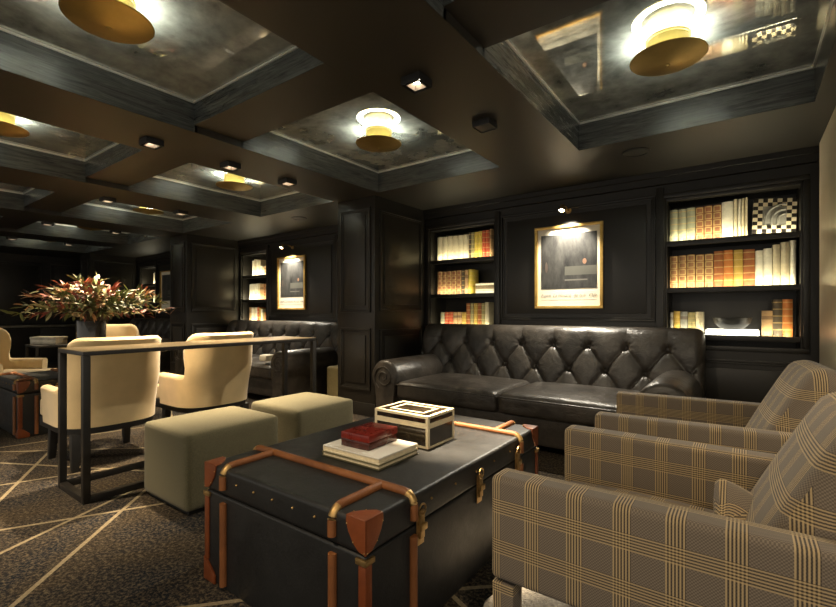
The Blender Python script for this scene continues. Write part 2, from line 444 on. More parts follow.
# alcove walls: blocks between, over and under the bookcases
def alcove(x0, x1, cases, ztop=2.13, zbot=.80):
    bm = nb(); xs = [x0] + [v for c in cases for v in c] + [x1]
    for i in range(0, len(xs), 2): box(bm, xs[i], xs[i + 1], YB, YB + .38, 0, SOF)
    for a, b in cases:
        box(bm, a, b, YB, YB + .38, ztop, SOF); box(bm, a, b, YB, YB + .38, 0, zbot)
    w = struct('wall_back', bm, M['panel'])
    a, b = xs[2], xs[3]
    panel_molding(w, 'y', YB, -1, a + .02, b - .02, .98, 2.22, .05)
    bm = nb()
    for u in (a + .035, b - .035): box(bm, u - .03, u + .03, YB - .03, YB, 0, 2.22)
    obj('pilaster', bm, M['panel'], w, bev=.008)
    bm = nb()
    prism(bm, [(YB, 2.36), (YB - .045, 2.36), (YB - .045, 2.315), (YB - .035, 2.31), (YB - .035, 2.25), (YB, 2.245)], x0, x1, 'x')
    obj('cornice', bm, M['panel'], w, sharp=20)
    bm = nb(); box(bm, x0, x1, YB - .02, YB, 0, .15); obj('skirting', bm, M['panel'], w, bev=.006)
    for a, b in cases:
        panel_molding(w, 'y', YB, -1, a, b, .20, zbot - .02, .05)
    return w
A1 = (-3.17, .455); C1 = [(-3.11, -2.225), (-.575, .365)]
A2 = (-7.13, -3.73); C2 = [(-7.08, -6.36), (-4.68, -3.88)]
A3 = (-11.2, -7.68); C3 = [(-11.05, -10.30), (-8.75, -7.95)]
alcove(*A1, C1); alcove(*A2, C2); alcove(*A3, C3)

# ------------------------------------------------------------------ bookcases
SHZ = [.92, 1.325, 1.735]                       # shelf tops
def bookcase(x0, x1, label, power, lit=(0, 1, 2)):
    t = thing('bookcase', label, 'bookcase', ((x0 + x1) / 2, YB + .18, .80), 0, 'built-in bookcases with lit shelves')
    w = (x1 - x0) / 2; bm = nb()
    for s in (-1, 1): box(bm, s * w - (.02 if s > 0 else 0), s * w + (0 if s > 0 else .02), -.178, .19, 0, 1.33)
    box(bm, -w, w, -.178, .19, 1.30, 1.33)
    frame_ring(bm, 'y', -.18, -1, -w - .035, w + .035, -.0, 1.365, .04, .022)
    obj('case_frame', bm, M['panel'], t, bev=.005)
    bm = nb(); box(bm, -w + .02, w - .02, .175, .19, 0, 1.30); obj('back_panel', bm, M['panel'], t)
    for k, z in enumerate(SHZ):
        zz = z - .80
        bm = nb(); box(bm, -w + .02, w - .02, -.17, .175, zz - .03, zz); box(bm, -w + .02, w - .02, -.176, -.166, zz - .036, zz + .008)
        sh = obj('shelf', bm, M['panel'], t, bev=.003)
        if k in lit:
            lamp('shelf_light', 'AREA', (0, -.155, zz + .010), power, (1, .90, .62), t, (0, .42, .90), shape='RECTANGLE', size=2 * w - .08, size_y=.012)
    return t
B_R1 = bookcase(*C1[1], 'tall built-in bookcase right of the framed picture over the near leather sofa', 1.35)
B_L1 = bookcase(*C1[0], 'narrow built-in bookcase between the near pillar and the near framed picture', 1.0)
B_L2 = bookcase(*C2[0], 'built-in bookcase left of the gilt picture in the middle alcove', 1.4)
B_R2 = bookcase(*C2[1], 'built-in bookcase mostly hidden behind the near pillar in the middle alcove', .9)
B_L3 = bookcase(*C3[0], 'distant built-in bookcase behind the flowers', 1.0, lit=(1, 2))

BOOKMESH = {}
def book(x, w, h, kind, z, d=.17, yf=None, label='', group='', tilt=0):
    yf = YB + .082 if yf is None else yf
    key = (round(w, 4), round(h, 4), kind)
    bm = nb(); n = 5
    # rounded spine + two boards
    sp = [(-w / 2 + w * i / n, -.013 * math.sin(PI * i / n)) for i in range(n + 1)]
    poly = sp + [(w / 2, d), (w / 2 - .004, d), (w / 2 - .004, .008), (-w / 2 + .004, .008), (-w / 2 + .004, d), (-w / 2, d)]
    prism(bm, poly, 0, h, 'z')
    o = obj('book', bm, BK[kind], None, sharp=50, loc=(x, yf, z))
    tag(o, label, 'book', group)
    bm = nb(); box(bm, -w / 2 + .004, w / 2 - .004, .008, d - .006, .005, h - .006); obj('page_block', bm, M['page'], o)
    if tilt: o.rotation_euler = (0, tilt, 0)
    return o
def row(x0, spec, z, where, h0, hj=.004):
    x = x0; tot = len(spec)
    for i, s in enumerate(spec):
        kind, w, h = s if len(s) == 3 else (s[0], s[1], h0)
        book(x + w / 2, w - .0035, h + random.uniform(-hj, hj), kind, z + .0005, label=f'{kind} book, {ORD[i]} from left on the {where}', group=f'books on the {where}')
        x += w
    return x
W1 = 'top shelf of the right-hand bookcase'
x = row(-.545, [('sage', .066)] * 3 + [('brown gilt', .063)] * 3 + [('white', .082, .315), ('cream', .03, .325), ('white', .022, .325), ('cream', .024, .325), ('cream', .022, .33)], SHZ[2], W1, .295)
W2 = 'middle shelf of the right-hand bookcase'
row(-.545, [('tan gilt', .066)] * 5 + [('chestnut', .068, .31), ('orange', .07, .31), ('mustard', .066, .31), ('chestnut', .08, .31), ('white', .052, .29), ('white', .058, .31), ('cream', .05, .33), ('cream', .058, .35), ('white', .04, .36)], SHZ[1], W2, .295)
W3 = 'bottom shelf of the right-hand bookcase'
row(-.545, [('grey', .03, .20), ('mustard', .052, .21), ('grey', .058, .20), ('olive', .058, .20), ('cream', .056, .20)], SHZ[0], W3, .2)
xx = .112
for i, (k, w, h) in enumerate((('tan', .070, .21), ('dark banded', .060, .30), ('orange', .064, .30))):
    book(xx + w / 2, w - .002, h, k, SHZ[0] + .0005, label=f'{k} book right of the glowing white block, {ORD[i]} of three', group='books right of the glowing block'); xx += w
W4 = 'top shelf beside the near pillar'
row(-3.045, [('cream', .073)] * 6 + [('dark banded', .03, .31), ('olive', .045, .31), ('yellow', .05, .31), ('yellow', .05, .31), ('red', .046, .315), ('red', .05, .315), ('tan', .03, .32)], SHZ[2], W4, .295)
W5 = 'middle shelf beside the near pillar'
row(-3.045, [('brown gilt', .068)] * 5 + [('dark banded', .042, .29), ('tan', .05, .29), ('yellow', .045, .29)], SHZ[1], W5, .285)
W6 = 'bottom shelf beside the near pillar'
row(-3.0, [('sage', .06, .2), ('red', .06, .2), ('red', .06, .2), ('tan', .06, .2), ('tan', .06, .2), ('mustard', .06, .2), ('chestnut', .055), ('olive', .045), ('mustard', .05), ('chestnut', .05), ('olive', .045), ('cream', .05, .31)], SHZ[0], W6, .30)
# books lying flat on the middle shelf of the left case
for k, (kind, dz, hh, nm) in enumerate((('grey', 0, .055, 'lowest grey'), ('dark banded', .0555, .045, 'middle dark'), ('white', .1010, .022, 'thin white uppermost'))):
    o = book(-2.40, .235, hh, kind, SHZ[1] + .0005 + dz, d=.22, label=f'{nm} book of the flat pile on the middle shelf beside the near pillar', group='flat pile of books beside the near pillar')
W7 = 'top shelf of the middle alcove bookcase'
row(-6.90, [('white', .06, .27), ('cream', .06, .29), ('white', .06, .28), ('cream', .06, .27), ('white', .05, .16), ('cream', .05, .15), ('tan', .05, .15)], SHZ[2], W7, .28)
W8 = 'middle shelf of the middle alcove bookcase'
row(-6.98, [('white', .06), ('white', .06), ('white', .07), ('white', .06), ('cream', .06), ('tan', .05, .27), ('tan', .05, .27), ('chestnut', .05, .27), ('tan', .05, .27)], SHZ[1], W8, .28)
W9 = 'bottom shelf of the middle alcove bookcase'
row(-6.98, [('tan', .06), ('white', .06), ('cream', .05), ('white', .06), ('red', .05, .28), ('mustard', .05, .27), ('white', .05, .25), ('olive', .05, .2), ('chestnut', .05, .2)], SHZ[0], W9, .28)
for zi, nm in ((2, 'upper'), (1, 'middle')):
    row(-4.60, [('cream', .06), ('tan', .06), ('white', .06), ('cream', .06), ('olive', .06)], SHZ[zi], f'{nm} shelf behind the near pillar', .25)
for zi, nm in ((2, 'upper'), (1, 'middle')):
    row(-10.62, [('cream', .06, .24), ('white', .07, .27), ('sage', .06, .24)], SHZ[zi], f'{nm} shelf of the distant bookcase behind the flowers', .25)

# checkered picture on the right bookcase
t = thing('checkered_picture', 'checkered black and cream frame with grey arch relief leaning on the top shelf', 'frame', (.187, YB + .065, SHZ[2] + .018), R(7))
bm = nb(); s = .26; ft = .03
frame_ring(bm, 'y', 0, 1, -.14, .14, 0, .285, .062, .022)
bmesh.ops.recalc_face_normals(bm, faces=bm.faces[:])
l = bm.loops.layers.uv.new('uv')
for f in bm.faces:
    for lp in f.loops: lp[l].uv = ((lp.vert.co.x + .14) / .28, lp.vert.co.z / .285)
fr = obj('check_border', bm, M['check'], t)
bm = nb(); box(bm, -.085, .085, .006, .020, .055, .235); obj('relief_panel', bm, M['greystone'], t)
for k, (r, cxx) in enumerate(((.13, .07), (.085, .07), (.045, .07))):
    bm = nb(); pts = [(cxx - r, .004, .065)] + [(cxx - r * math.cos(a), .004, .115 + r * math.sin(a) * .95) for a in [i * PI / 20 for i in range(0, 11)]]
    tube(bm, pts, .009, 8); obj('relief_arch', bm, M['greystone'], t)
t.rotation_euler = (R(-9), R(4), R(9))
# glowing block and bowl on the right bookcase, bottom shelf
o = tag(obj('light_block', (lambda b: (box(b, -.182, .182, 0, .26, 0, .043), b)[1])(nb()), M['strip'], None, bev=.003, loc=(-.087, YB + .022, SHZ[0] + .0085)), 'glowing white block lying on the bottom shelf of the right bookcase', 'lamp')
bm = nb(); lathe(bm, [(0, 0), (.05, .0), (.08, .006), (.125, .05), (.14, .10), (.134, .10), (.118, .052), (.07, .014), (0, .010)], n=40)
tag(obj('bowl', bm, M['bowl'], None, loc=(-.087, YB + .155 - .005, SHZ[0] + .0525)), 'dark round bowl standing on the glowing white block', 'bowl')

# ------------------------------------------------------------------ framed pictures and their lamps
def picture(xc, label, z0=1.155, w=.67, h=.83, power=9, text=True):
    t = thing('framed_picture', label, 'picture', (xc, YB - .001, z0), 0, 'gilt framed prints over the sofas')
    bm = nb(); frame_ring(bm, 'y', -.014, -1, -w / 2, w / 2, 0, h, .026, .032); box(bm, -w / 2 + .01, w / 2 - .01, -.014, -.0125, .01, h - .01); obj('gilt_frame', bm, M['gold'], t, bev=.004)
    bm = nb(); box(bm, -w / 2 + .02, w / 2 - .02, -.022, -.016, .02, h - .02); obj('mat_board', bm, M['white'], t)
    bm = nb(); box(bm, -w / 2 + .062, w / 2 - .058, -.0245, -.022, .20, h - .085); obj('print', bm, M['art'], t)
    c = bpy.data.curves.new('handwriting', 'FONT'); c.body = 'Esprit  La Havane  de cuir  Ode'; c.size = .043; c.shear = .35; c.align_x = 'CENTER'; c.extrude = .0003; c.offset = -.0007
    tmp = bpy.data.objects.new('tmp', c); COL.objects.link(tmp); bpy.context.view_layer.update()
    me = bpy.data.meshes.new_from_object(tmp.evaluated_get(bpy.context.evaluated_depsgraph_get())); bpy.data.objects.remove(tmp); bpy.data.curves.remove(c)
    o = bpy.data.objects.new('handwriting', me); COL.objects.link(o); o.parent = t; o.location = (0, -.0245, .118); o.rotation_euler = (R(90), 0, 0); me.materials.clear(); me.materials.append(M['ink'])
    bm = nb(); box(bm, -w / 2 + .06, w / 2 - .06, -.0228, -.022, .085, .0862); obj('ruled_line', bm, M['ink'], t)
    return t
def picture_lamp(xc, label, power):
    t = thing('picture_light', label, 'lamp', (xc, YB - .001, 2.07), 0, 'small brass picture lights over the prints')
    bm = nb(); lathe(bm, [(0, 0), (.03, 0), (.03, .012), (0, .012)], n=20, M4=Matrix.Translation((0, -.012, .06)) @ Matrix.Rotation(R(-90), 4, 'X')); obj('back_plate', bm, M['oldbrass'], t)
    bm = nb(); tube(bm, [(0, -.01, .06), (0, -.08, .085), (0, -.16, .08), (0, -.20, .055)], .006, 8); obj('arm', bm, M['oldbrass'], t)
    Mx = Matrix.Translation((0, -.20, .05)) @ Matrix.Rotation(R(-25), 4, 'X')
    bm = nb(); lathe(bm, [(0, .03), (.018, .03), (.026, -.03), (.023, -.03), (.015, .024), (0, .024)], n=20, M4=Mx); obj('shade', bm, M['oldbrass'], t)
    bm = nb(); lathe(bm, [(0, -.02), (.021, -.024), (.021, -.018), (0, -.014)], n=20, M4=Mx); obj('bulb', bm, M['pictureglow'], t)
    lamp('picture_bulb', 'SPOT', (0, -.195, .012), power, SOFT, t, (0, .44, -.9), spot_size=R(96), spot_blend=.8, shadow_soft_size=.02)
    lamp('sofa_fill', 'SPOT', (0, -.235, .0), power * 1.4, SOFT, t, (0, -.62, -1), spot_size=R(112), spot_blend=.6, shadow_soft_size=.03)  # extra spot beside the bulb's own, added to brighten the sofa
    return t
picture(-1.42, 'gilt framed dark print with handwriting on the wall over the near leather sofa')
picture_lamp(-1.42, 'small brass light above the framed print over the near leather sofa', 60)
picture(-5.70, 'gilt framed dark print over the sofa in the middle alcove')
picture_lamp(-5.70, 'small brass light above the framed print in the middle alcove', 60)
picture(-9.70, 'distant gilt framed print just left of the far pillar')

# ------------------------------------------------------------------ ceiling fittings
def dish_lamp(x, y, label, power=10):
    t = thing('ceiling_lamp', label, 'lamp', (x, y, MIR), 0, 'gold dish lamps under the ceiling mirrors')
    bm = nb(); lathe(bm, [(0, -.140), (.02, -.138), (.11, -.123), (.180, -.107), (.183, -.103), (.178, -.101), (.11, -.111), (.09, -.111), (0, -.116)], n=56); obj('dish', bm, M['dish'], t, sharp=30)
    bm = nb(); lathe(bm, [(.085, -.112), (.102, -.110), (.102, -.012), (.106, -.010), (.106, 0.0), (.08, 0)], n=48); obj('neck', bm, M['brass'], t, sharp=30)
    bm = nb(); lathe(bm, [(.128, -.1075), (.172, -.1012), (.171, -.0995), (.150, -.1005), (.129, -.1045), (.128, -.1075)], n=56); obj('glowing_ring', bm, M['led'], t)
    bm = nb(); lathe(bm, [(0, -.148), (.010, -.146), (.012, -.137), (0, -.137)], n=16); obj('finial', bm, M['dish'], t)
    return t
dish_lamp(-.33, 2.70, 'gold dish lamp nearest to the right bookcase')
nm = {(4, 2): 'gold dish lamp in the ceiling bay in front of the near pillar', (4, 1): 'large gold dish lamp at the top left, nearest the camera on that side',
      (3, 2): 'small gold dish lamp above the far end of the console table', (3, 1): 'gold dish lamp cut by the left edge of the photo',
      (2, 2): 'tiny gold dish lamp above the sofa of the middle alcove', (1, 2): 'gold dish lamp second deepest in the back row', (0, 2): 'gold dish lamp deepest in the back row',
      (2, 1): 'gold dish lamp deep in the room in the front row'}
LX = {4: -2.37, 3: -4.41, 2: -6.44, 1: -8.47, 0: -10.5}
for (i, j), s in nm.items(): dish_lamp(LX[i], 2.715 if j == 2 else .83, s)
dish_lamp(-.33, .75, 'gold dish lamp over the camera side of the room')

def downlight(x, y, label, on=True, power=60, aim=(0, 0, -1), size=75):
    t = thing('ceiling_spotlight', label, 'spotlight', (x, y, SOF), 0, 'square black ceiling spotlights')
    w = .060; hgt = .042
    bm = nb(); frame = ((-w, w, -w, -w + .004), (-w, w, w - .004, w), (-w, -w + .004, -w + .004, w - .004), (w - .004, w, -w + .004, w - .004))
    for a, b, c, d in frame: box(bm, a, b, c, d, -hgt, 0)
    box(bm, -w + .006, w - .006, -w + .006, w - .006, -.008, -.0005)
    if not on: box(bm, -w + .006, w - .006, -w + .006, w - .006, -hgt + .004, -.02)
    obj('housing', bm, M['black'], t, bev=.0015)
    if on:
        bm = nb(); lathe(bm, [(.024, -.0085), (.0525, -.040), (.054, -.040), (.026, -.0085)], n=4, M4=Matrix.Rotation(R(45), 4, 'Z')); obj('reflector', bm, M['reflector'], t)
        bm = nb(); lathe(bm, [(0, -.020), (.020, -.018), (.020, -.010), (0, -.009)], n=20); obj('bulb', bm, M['spotglow'], t)
        lamp('spot_beam', 'SPOT', (0, 0, -.055), power, WARM, t, aim, spot_size=R(size), spot_blend=.7, shadow_soft_size=.03)
    return t
downlight(-1.41, 1.92, 'lit square spotlight on the beam over the black trunk', power=640, aim=(.12, .03, -1), size=29)
downlight(-1.37, 2.62, 'unlit black square spotlight between the two big ceiling mirrors', on=False)
downlight(-3.46, 1.48, 'square spotlight above the near end of the console table', power=170, aim=(-.08, 0, -1))
downlight(-3.47, 2.10, 'square spotlight above the middle of the console table', power=170)
downlight(-3.47, 2.68, 'square spotlight above the far end of the console table', power=130)
downlight(-5.60, 1.95, 'square spotlight above the flowers', power=330, aim=(.10, -.10, -1), size=62)
downlight(-5.60, 2.73, 'square spotlight beyond the flowers, near the middle alcove', power=110)
downlight(-7.75, 2.80, 'square spotlight in front of the far pillar', power=90)
downlight(-7.75, 1.98, 'square spotlight deep in the room left of the far pillar', power=120)
downlight(-9.80, 2.03, 'far square spotlight, leftmost of the two deepest ones', power=40)
downlight(-9.80, 2.80, 'far square spotlight, right one of the two deepest ones', power=40)
downlight(-1.41, -.30, 'added square fill spotlight over the camera side of the room', power=48, aim=(.55, .8, -1), size=90)  # unseen fixture, added as fill from the camera side
downlight(.66, -.30, 'added square fill spotlight behind the camera on the right', power=26, aim=(-.35, .9, -1), size=90)  # unseen too, added to light the near armchair's outer arm
downlight(-3.46, .2, 'square spotlight in front of the console table, out of the frame', power=120)
downlight(.66, 1.70, 'square spotlight over the plaid armchairs, out of the frame', power=30, aim=(-.12, .10, -1), size=60)
def vent(x, y, label):
    t = thing('ceiling_speaker', label, 'speaker', (x, y, SOF), 0, 'round dark ceiling speakers')
    bm = nb(); lathe(bm, [(.085, 0), (.10, 0), (.10, -.008), (.085, -.010), (.085, 0)], n=40); obj('rim', bm, M['black'], t)
    bm = nb(); lathe(bm, [(0, -.006), (.086, -.006), (.086, -.002), (0, -.002)], n=40); obj('grille', bm, M['soffit'], t)
vent(-.68, 3.80, 'round dark ceiling speaker above the near sofa'); vent(-4.75, 3.85, 'round dark ceiling speaker above the middle alcove')

# ------------------------------------------------------------------ leather sofas
def make_sofa(label, loc):
    t = thing('leather_sofa', label, 'sofa', loc, 0, 'buttoned dark leather sofas in the alcoves')
    HW = 1.37
    # seat base
    bm = nb(); box(bm, -HW + .12, HW - .12, -.50, .52, .08, .30); obj('seat_base', bm, M['leather'], t, bev=.02, seg=3)
    for s in (-1, 1):
        bm = nb(); cushion(bm, (s * .5275, -.12, .375), (.522, .43, .083), .045, .028, 0, 16); cu = obj('seat_cushion', bm, M['leather'], t, sharp=60)
        bm = nb(); p = []
        for a, b in ((-.515, -.548), (.515, -.548)): p.append((s * .5275 + a, b, .432))
        tube(bm, p, .006, 8); obj('piping', bm, M['leather'], cu)
    # tufted back
    prof = [(.17, .36), (.20, .46), (.235, .58), (.265, .70), (.29, .81), (.315, .89), (.35, .95), (.405, .984), (.47, .984), (.53, .955), (.575, .90), (.59, .80), (.59, .60), (.59, .08)]
    def cr(u):
        n = len(prof) - 1; x = min(u * n, n - 1e-6); i = int(x); f = x - i
        P = [Vector(prof[max(0, min(n, k))]) for k in (i - 1, i, i + 1, i + 2)]
        return .5 * ((2 * P[1]) + (P[2] - P[0]) * f + (2 * P[0] - 5 * P[1] + 4 * P[2] - P[3]) * f * f + (3 * P[1] - P[0] - 3 * P[2] + P[3]) * f ** 3)
    dx, zr, dz2 = .319, .825, .41
    def puff(x, y, z, u):
        a = x / dx - .5
        if u > .55: return .0
        if z > zr: base = abs(math.sin(PI * a)); fade = max(0, 1 - (u - .30) / .22)
        else:
            p = a + (z - zr) / dz2; q = a - (z - zr) / dz2
            base = abs(math.sin(PI * p) * math.sin(PI * q)) ** .5; fade = 1
        h = .052 * (base ** .5 - 1) * min(1, max(0, fade))
        for bx, bz in btn:
            d2 = (x - bx) ** 2 + (z - bz) ** 2
            if d2 < .03:
                h -= .034 * math.exp(-d2 / .0009)
                h += .0045 * math.sin(9 * math.atan2(z - bz, x - bx)) * math.exp(-math.sqrt(d2) / .05) * min(1, d2 / .0012)
        return h
    btn = [((k + .5) * dx, zr) for k in range(-4, 4)] + [(k * dx, zr - dz2 / 2) for k in range(-3, 4)]
    bm = nb()
    def back(i, j):
        x = -HW + 2 * HW * i; p = cr(j); q = cr(min(1, j + .004)); tg = (q - p).normalized() if (q - p).length > 1e-9 else Vector((0, -1))
        nrm = Vector((-tg.y, tg.x)); h = puff(x, p.x, p.y, j)
        e = min(i, 1 - i) * 2 * HW; rd = .07
        k = 0 if e > rd else (1 - math.sqrt(max(0, 1 - ((rd - e) / rd) ** 2))) * rd
        ins = -k * .9
        return (x, p.x + nrm.x * (h + ins), p.y + nrm.y * (h + ins))
    g = gridsurf(bm, back, 380, 130)
    for col in (g[0], g[-1]): bm.faces.new(col)
    obj('backrest', bm, M['leather'], t, sharp=75)
    for bx, bz in btn:
        ub = next(k / 2000 for k in range(2000) if cr(k / 2000).y >= bz); pb = cr(ub); tb = (cr(ub + .003) - pb).normalized(); hb = -.070
        bm = nb(); lathe(bm, [(0, .012), (.010, .010), (.017, .003), (.017, -.006), (0, -.006)], n=14, M4=Matrix.Translation((bx, pb.x - tb.y * hb, pb.y + tb.x * hb)) @ Matrix.Rotation(R(80), 4, 'X')); obj('button', bm, M['leather'], t)
    # scroll arms
    for s in (-1, 1):
        cxr, czr, rr = 1.195, .488, .168
        def armpoly(grow=0):
            r = rr + grow; pl = [(1.085, .08), (1.285, .08), (1.30, .30)]
            pl += [(cxr + r * math.cos(a), czr + r * math.sin(a)) for a in [R(-38 + k * 14) for k in range(18)]]
            pl += [(1.065, .40), (1.075, .30)]
            return [(s * px, pz) for px, pz in pl]
        bm = nb()
        ysec = [(-.55, -.035), (-.54, -.012), (-.52, 0), (.0, .004), (.34, 0), (.40, -.02)]
        rings = []
        for yy, gr in ysec: rings.append([bm.verts.new((px, yy, pz)) for px, pz in armpoly(gr)])
        for a, b in zip(rings, rings[1:]):
            n = len(a)
            for k in range(n): bm.faces.new((a[k], a[(k + 1) % n], b[(k + 1) % n], b[k]))
        bm.faces.new(rings[0]); bm.faces.new(rings[-1][::-1])
        arm = obj('arm', bm, M['leather'], t, sharp=50)
        bm = nb(); pts = []
        for k in range(60):
            a = R(-60) + k / 59 * R(760); r = .118 * (1 - k / 62) + .004
            pts.append((s * (cxr + r * math.cos(a)), -.552, czr + r * math.sin(a)))
        tube(bm, pts, .0065, 6); obj('scroll_piping', bm, M['leather'], arm)
    for sx in (-1, 1):
        for sy in (-.44, .48):
            bm = nb(); lathe(bm, [(0, 0), (.02, 0), (.032, .05), (.036, .085), (0, .085)], sx * 1.17, sy, 16); obj('foot', bm, M['black'], t)
    return t
sofa = make_sofa('dark brown buttoned leather sofa under the near framed print', (-1.63, 3.86, 0))
dup(sofa, (-5.66, 3.86, 0), 0, 'dark buttoned leather sofa in the middle alcove beyond the console table')
dup(sofa, (-9.50, 3.86, 0), 0, 'distant leather sofa seen behind the flowers left of the far pillar')
# pale pouf and small cushion by the middle sofa
bm = nb(); cushion(bm, (0, 0, .23), (.19, .2, .222), .03, .006); tag(obj('pouf', bm, M['palepouf'], None, loc=(-3.965, 3.98, 0)), 'pale ochre pouf between the middle sofa and the near pillar', 'pouf')
bm = nb(); cushion(bm, (0, 0, .04), (.075, .07, .036), .02, .01); tag(obj('cushion', bm, M['white'], None, loc=(-4.83, 3.42, .505)), 'small white cushion on the front edge of the middle sofa', 'cushion')

# ------------------------------------------------------------------ ottomans
def make_ottoman(label, loc, hx, hy):
    t = thing('ottoman', label, 'ottoman', loc, 0, 'square olive ottomans by the console')
    bm = nb(); cushion(bm, (0, 0, .238), (hx, hy, .215), .028, .010, 0, 12); obj('upholstery', bm, M['olive'], t, sharp=60)
    bm = nb(); box(bm, -hx + .03, hx - .03, -hy + .03, hy - .03, 0, .035); obj('base', bm, M['black'], t)
    return t
make_ottoman('square olive ottoman nearest the camera, left of the trunk', (-2.705, 1.52, 0), .265, .30)
make_ottoman('square olive ottoman behind the other one, between it and the trunk', (-2.705, 2.23, 0), .275, .27)

# ------------------------------------------------------------------ console table
t = thing('console_table', 'long narrow black metal console table behind the cream chairs', 'table', (-3.32, 1.83, 0))
cw, cl, ch, pr = .22, .875, .89, .019
bm = nb(); box(bm, -cw, cw, -cl, cl, ch - .027, ch - .004); obj('top_frame', bm, M['blackmetal'], t, bev=.002)
bm = nb(); box(bm, -cw + .001, cw - .001, -cl + .001, cl - .001, ch - .0039, ch); obj('table_top', bm, simple('brushed bronze top', (.17, .13, .075), .28, metal=.5, noise=(30, .15)), t, bev=.001)
for sx in (-1, 1):
    for sy in (-1, 1):
        bm = nb(); x = sx * (cw - pr); y = sy * (cl - pr); box(bm, x - pr, x + pr, y - pr, y + pr, 0, ch - .0275); obj('leg', bm, M['blackmetal'], t, bev=.002)
bm = nb()
for sx in (-1, 1): x = sx * (cw - pr); box(bm, x - pr, x + pr, -cl + 2 * pr, cl - 2 * pr, 0, 2 * pr)
for sy in (-1, 1): y = sy * (cl - pr); box(bm, -cw + 2 * pr, cw - 2 * pr, y - pr, y + pr, 0, 2 * pr)
obj('floor_rail', bm, M['blackmetal'], t, bev=.002)

# ------------------------------------------------------------------ cream tub chairs (face local +y)
def make_tub(label, loc, rz):
    t = thing('tub_chair', label, 'chair', loc, rz, 'cream velvet tub chairs')
    n = 64; st = []
    A, B, yf = .322, .30, .20
    L1 = yf + .02; L2 = PI * (A + B) / 2; tot = 2 * L1 + L2
    for i in range(n + 1):
        s = tot * i / n
        if s < L1: p = (A, yf - s); nn = (1, 0); th = 0
        elif s > tot - L1: p = (-A, -.02 + (s - (tot - L1))); nn = (-1, 0); th = PI
        else:
            th = (s - L1) / L2 * PI; e = .74
            c, sn = math.cos(th), math.sin(th)
            p = (A * math.copysign(abs(c) ** e, c), -.02 - B * abs(sn) ** e); nn = Vector((c * B, -sn * A)).normalized()
        st.append((p, nn, th, s))
    def top(p):
        y = p[1]; k = min(1, max(0, (-.19 - y) / .10)); k = k ** .75; k = k * k * (3 - 2 * k)
        return .575 + .365 * k
    def lean(p, z): return .20 * max(0, (z - .64) / .30) ** 1.1 * min(1, max(0, (p[1] + .315) / .10))
    bm = nb(); loops = []
    for (p, nn, th, s) in st:
        zt = top(p); lp = []
        kf = .35 + .65 * (zt - .575) / .365
        def flare(z): return .135 * (max(0, z - .30) / .64) ** 1.25 * kf
        tk = .075
        zs = [.285, .36, .46, .56, .66, .76, .86]
        for z in [.30 + (zt - .04 - .30) * k / 7 for k in range(8)]:
            f = flare(z); lp.append((p[0] + nn[0] * f, p[1] + nn[1] * f + lean(p, z), z))
        f = flare(zt)
        for a in (30, 65, 100, 140, 170):
            lp.append((p[0] + nn[0] * (f - tk / 2 + tk / 2 * math.cos(R(a)) * 1.12), p[1] + nn[1] * (f - tk / 2 + tk / 2 * math.cos(R(a)) * 1.12) + lean(p, zt), zt - .04 + .042 * math.sin(R(a))))
        for z in [zt - .05 + (.38 - zt + .05) * k / 5 for k in range(6)]:
            f = flare(z) - tk; lp.append((p[0] + nn[0] * f, p[1] + nn[1] * f + lean(p, z), z))
        loops.append([bm.verts.new(q) for q in lp])
    for a, b in zip(loops, loops[1:]):
        m = len(a)
        for k in range(m): bm.faces.new((a[k], a[(k + 1) % m], b[(k + 1) % m], b[k]))
    bm.faces.new(loops[0]); bm.faces.new(loops[-1][::-1])
    obj('shell', bm, M['cream'], t, sharp=60)
    inn = [(p[0] - nn[0] * .062, p[1] - nn[1] * .062) for (p, nn, th, s) in st if p[1] < .19]
    bm = nb(); prism(bm, [(inn[0][0] + .045, .35), (inn[0][0] + .045, .21), (inn[0][0], .20)] + inn + [(inn[-1][0], .20), (inn[-1][0] - .045, .21), (inn[-1][0] - .045, .35)], .325, .455, 'z'); obj('seat', bm, M['cream'], t, bev=.028, seg=4, sharp=60)
    inn = [(p[0] - nn[0] * .012, p[1] - nn[1] * .012) for (p, nn, th, s) in st if p[1] < .19]
    bm = nb(); prism(bm, [(inn[0][0], .33)] + inn + [(inn[-1][0], .33)], .255, .322, 'z'); obj('seat_rail', bm, M['black'], t, bev=.004)
    for sx in (-1, 1):
        for sy in (-1, 1):
            bm = nb(); taper(bm, sx * .245, .005 + sy * .225, 0, .258, .042, .062, sx * .012, sy * .025); obj('leg', bm, M['black'], t, bev=.004)
    return t
tub = make_tub('cream tub chair with its back to the near end of the console table', (-4.035, 1.375, 0), R(90))
dup(tub, (-4.05, 2.21, 0), R(90), 'cream tub chair with its back to the far end of the console table')
dup(tub, (-6.68, 1.33, 0), R(-52), 'cream tub chair cut by the left edge behind the small trunk')
dup(tub, (-7.05, 2.62, 0), R(-90), 'cream tub chair facing the camera behind the vase')

